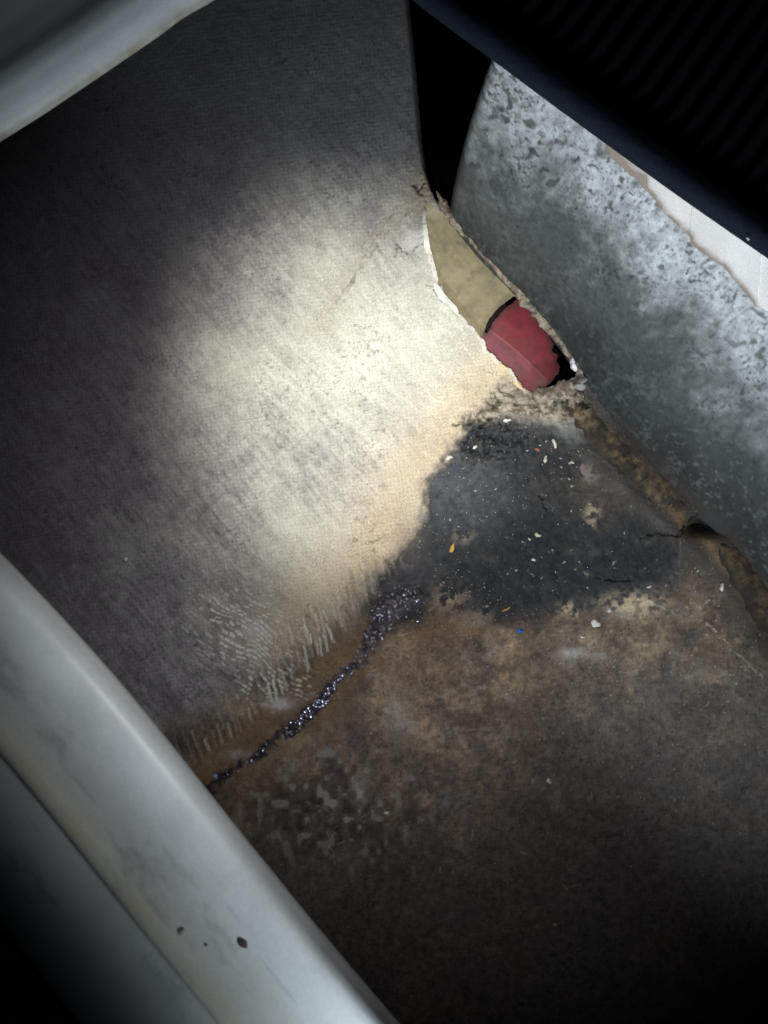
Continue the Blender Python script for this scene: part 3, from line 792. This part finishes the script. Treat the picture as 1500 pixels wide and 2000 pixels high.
# ------------------------------------------------------------------ water beads
m_water = M('water', base=(.56, .55, .68), rough=.16, spec=.8, namt=0, bump=0)
m_water.node_tree.nodes['Principled BSDF'].inputs['Metallic'].default_value = .95
VB, FB = [], []
def drop(cx, cy, r, h, z):
    b = len(VB)
    x, y, _ = W(cx, cy, 0)
    rings, seg = 4, 8
    VB.append((x, y, z + h))
    for i in range(1, rings + 1):
        a = i / rings * math.pi / 2
        for j in range(seg):
            p = j / seg * 6.2832
            VB.append((x + r * math.sin(a) * math.cos(p), y + r * math.sin(a) * math.sin(p), z + h * math.cos(a) - (.0006 if i == rings else 0)))
    for j in range(seg):
        FB.append((b, b + 1 + j, b + 1 + (j + 1) % seg))
    for i in range(rings - 1):
        for j in range(seg):
            o0 = b + 1 + i * seg; o1 = o0 + seg
            FB.append((o0 + j, o1 + j, o1 + (j + 1) % seg, o0 + (j + 1) % seg))
trc = curve(TR, 600)
for i in range(430):
    q = random.random()
    # dense at the top and in the middle run
    q = random.choice([random.uniform(0, .2), random.uniform(0, .22), random.uniform(.2, .62), random.uniform(.33, .6), random.uniform(.6, 1)]) if random.random() < .93 else q
    if q > .64 and random.random() < .6: continue
    p = trc[int(q * 599)]
    wdt = np.interp(q, [0, .12, .25, .45, .6, .75, 1], [40, 32, 15, 10, 13, 8, 14])
    ox, oy = random.gauss(0, .5) * wdt, random.gauss(0, .5) * wdt
    cx, cy = p[0] + ox, p[1] + oy
    r = random.choice([.9, 1.2, 1.6, 2, 2.6, 3.6, 5.4]) * random.uniform(.8, 1.15) * K * (1.15 if .33 < q < .62 else .75)
    drop(cx, cy, r, r * .75, zat(cx, cy))
for i in range(70):
    cx, cy = random.uniform(860, 1150), random.uniform(930, 1190)
    r = random.uniform(.9, 1.8) * K
    drop(cx, cy, r, r * .8, zat(cx, cy))
me = bpy.data.meshes.new('water_beads'); me.from_pydata(VB, [], FB)
me.polygons.foreach_set('use_smooth', [True] * len(me.polygons))
tag(link(me, 'water_beads', m_water), 'glistening purple-tinged beads of water along the dark trickle', 'water', kind='stuff')

# ------------------------------------------------------------------ crumbs and chips
def crumb(name, px, py, rx, ry, col, label, cat='crumb', group=None, rot=0.0, h=None, seed=None):
    sd = seed if seed is not None else int(px * 7 + py)
    return lump(name, px, py, rx, ry, h or min(rx, ry) * K * 1.1, col, zat(px, py), rot, sd, label=label, cat=cat, group=group, n=12)
WH = (.58, .55, .45)
crumb('plaster_crumb', 877, 894, 6.5, 5, WH, 'largest cream crumb on the left edge of the wet black patch')
crumb('plaster_crumb', 928, 873, 5, 4, WH, 'white crumb in the cracked rubble above the wet patch')
crumb('plaster_crumb', 990, 821, 7, 4.5, (.6, .58, .5), 'cream crumb just below the sandy rubble mound')
crumb('paint_chip', 1083, 866, 4, 9, WH, 'upright narrow white chip below the break', 'chip', rot=.15)
crumb('paint_chip', 1065, 897, 4, 7, (.5, .48, .36), 'greenish white chip left of the red crumb trail', 'chip', rot=-.4)
crumb('red_crumb', 1050, 878, 5, 3.6, (.33, .10, .05), 'small rust red crumb on the dark patch', 'crumb')
crumb('square_flake', 1143, 918, 10, 13, (.19, .15, .145), 'pinkish square flake stuck on the dark patch', 'flake', rot=.2, h=.0006)
crumb('plaster_crumb', 1117, 903, 4, 3, WH, 'white crumb left of the pinkish square flake')
crumb('plaster_crumb', 1050, 1045, 6, 4.5, WH, 'white crumb in the middle of the wet black patch')
crumb('plaster_crumb', 1034, 1053, 3.5, 2.5, WH, 'smaller crumb touching the middle white one')
crumb('plaster_crumb', 1042, 1093, 3.5, 3.5, (.75, .75, .75), 'round white crumb alone in the lower wet patch')
crumb('straw_fragment', 883, 1071, 3.6, 12, (.60, .36, .07), 'upright orange straw fragment on the wet black patch', 'straw', rot=-.25, h=.0025)
crumb('straw_fragment', 989, 1190, 8, 3, (.50, .30, .08), 'small slanted orange fragment near the lower edge of the wet patch', 'straw', rot=.5, h=.0018)
crumb('blue_speck', 1015, 1232, 5, 6, (.03, .14, .62), 'bright blue speck on the brown floor', 'speck', h=.002)
crumb('paint_chip', 1163, 1218, 10, 7, (.62, .59, .52), 'large pale square chip on the brown floor below the ochre crust', 'chip', rot=.3, h=.002)
crumb('paint_chip', 1138, 1244, 4, 3, (.6, .57, .5), 'small chip trailing left of the large pale chip', 'chip')
crumb('paint_chip', 1072, 1526, 5, 5, (.60, .57, .54), 'lone pale square chip on the dark lower floor', 'chip', h=.0015)
crumb('plaster_crumb', 1190, 1192, 5, 4, (.5, .48, .42), 'pale crumb between two ochre crust patches')
crumb('plaster_crumb', 1268, 1146, 5, 3, (.45, .43, .38), 'grey crumb above the ochre crust')
crumb('paint_chip', 755, 1588, 6, 3, (.6, .6, .55), 'pale curved chip low on the brown floor', 'chip', rot=.5)
crumb('lint_speck', 246, 1092, 4, 2.6, (.8, .8, .78), 'white lint speck alone on the dark left floor', 'lint')
crumb('blue_speck', 421, 1516, 5, 4, (.25, .38, .55), 'pale blue speck in the foot of the water trickle', 'speck')
crumb('paint_chip', 1410, 1147, 4, 7, (.5, .47, .42), 'pale chip on the brown cove below the sink hole', 'chip')
crumb('glass_fibre', 848, 560, 1.5, 14, (.3, .27, .2), 'short brown fibre lying across the lip of the hole', 'fibre', rot=1.5, h=.001)
crumb('glass_fibre', 853, 781, 1.4, 12, (.75, .7, .55), 'pale fibre forming one arm of a cross on the bright floor', 'fibre', rot=1.1, h=.001)
crumb('glass_fibre', 862, 780, 1.4, 10, (.75, .7, .55), 'pale fibre crossing another on the bright floor', 'fibre', rot=-.6, h=.001)
crumb('glass_fibre', 607, 1247, 2.4, 10, (.72, .76, .62), 'pale green fibre standing beside the woven tick marks', 'fibre', rot=.05, h=.0015)

lab = 'tiny white crumb scattered on the wet black patch'
base = []
spots = [(1030, 880), (1055, 870), (1095, 895), (1096, 912), (1112, 905), (1060, 905), (1100, 935), (1119, 950), (1112, 935), (1150, 985), (1132, 998), (1165, 1010), (1148, 992), (1022, 1023), (1088, 1022),
         (1110, 1020), (1117, 1000), (1060, 1085), (1075, 1072), (1103, 1101), (1122, 1114), (1128, 1100), (1088, 1120), (993, 1120), (1005, 1115), (950, 1005), (930, 1010), (895, 1025), (878, 1015), (1020, 1060),
         (855, 1118), (870, 1135), (898, 1125), (922, 1138), (918, 1152), (920, 1167), (912, 1160), (955, 1160), (975, 1170), (950, 1180), (945, 1150), (890, 1095), (860, 1100), (1200, 1110), (1220, 1043), (1160, 1030),
         (1145, 1150), (1080, 1150), (1005, 980), (970, 955), (930, 960), (900, 935), (1080, 880), (1070, 860), (1128, 882), (1010, 900), (1000, 1040), (1060, 1130)]
protos = []
for i, (px, py) in enumerate(spots):
    if i < 5:
        o = crumb('grit_crumb', px, py, 2.4, 2.0, (.42, .40, .34), lab, 'crumb', 'white crumbs on the wet patch', seed=i)
        protos.append(o)
    else:
        o = protos[i % 5].copy(); COL.objects.link(o)
        px += random.uniform(-4, 4); py += random.uniform(-4, 4)
        o.location = W(px, py, zat(px, py))
        s = random.uniform(.4, 1.2); o.scale = (s, s * random.uniform(.6, 1.2), s)
        o.rotation_euler = (0, 0, random.uniform(0, 6.28))

# fine grit nobody could count
GV, GF = [], []
def grit(cx, cy, r):
    z = zat(cx, cy); b = len(GV)
    x, y, _ = W(cx, cy, 0)
    a0 = random.uniform(0, 6.28)
    for j in range(4):
        rr = r * random.uniform(.6, 1.3)
        GV.append((x + rr * math.cos(a0 + j * 1.57), y + rr * math.sin(a0 + j * 1.57), z - .0001))
    GV.append((x, y, z + r * .8))
    for j in range(4): GF.append((b + j, b + (j + 1) % 4, b + 4))
for i in range(900):
    k = random.random()
    if k < .35: cx, cy = random.gauss(760, 90), random.gauss(930, 110)
    elif k < .45: cx, cy = random.gauss(1000, 120), random.gauss(880, 60)
    elif k < .8: cx, cy = random.gauss(900, 120), random.gauss(1200, 60)
    else: cx, cy = random.uniform(350, 1450), random.uniform(350, 1700)
    if not (x0 + 10 < cx < x1 - 10): continue
    if cy < 900 and cx > 930 - (cy < 700) * 100 and cy < 800: continue
    if dpoly(np.array([cx]), np.array([cy]), FOOT)[0] < 25: continue
    if inside(np.array([cx]), np.array([cy]), BEY)[0]: continue
    if inside(np.array([cx]), np.array([cy]), HOLE)[0]: continue
    grit(cx, cy, random.uniform(.5, 1.5) * K)
me = bpy.data.meshes.new('grit'); me.from_pydata(GV, [], GF)
tag(link(me, 'grit', M('pale_grit', base=(.58, .53, .42), rough=.7, nscale=200)), 'fine pale grit strewn over the floor round the break', 'grit', kind='stuff')
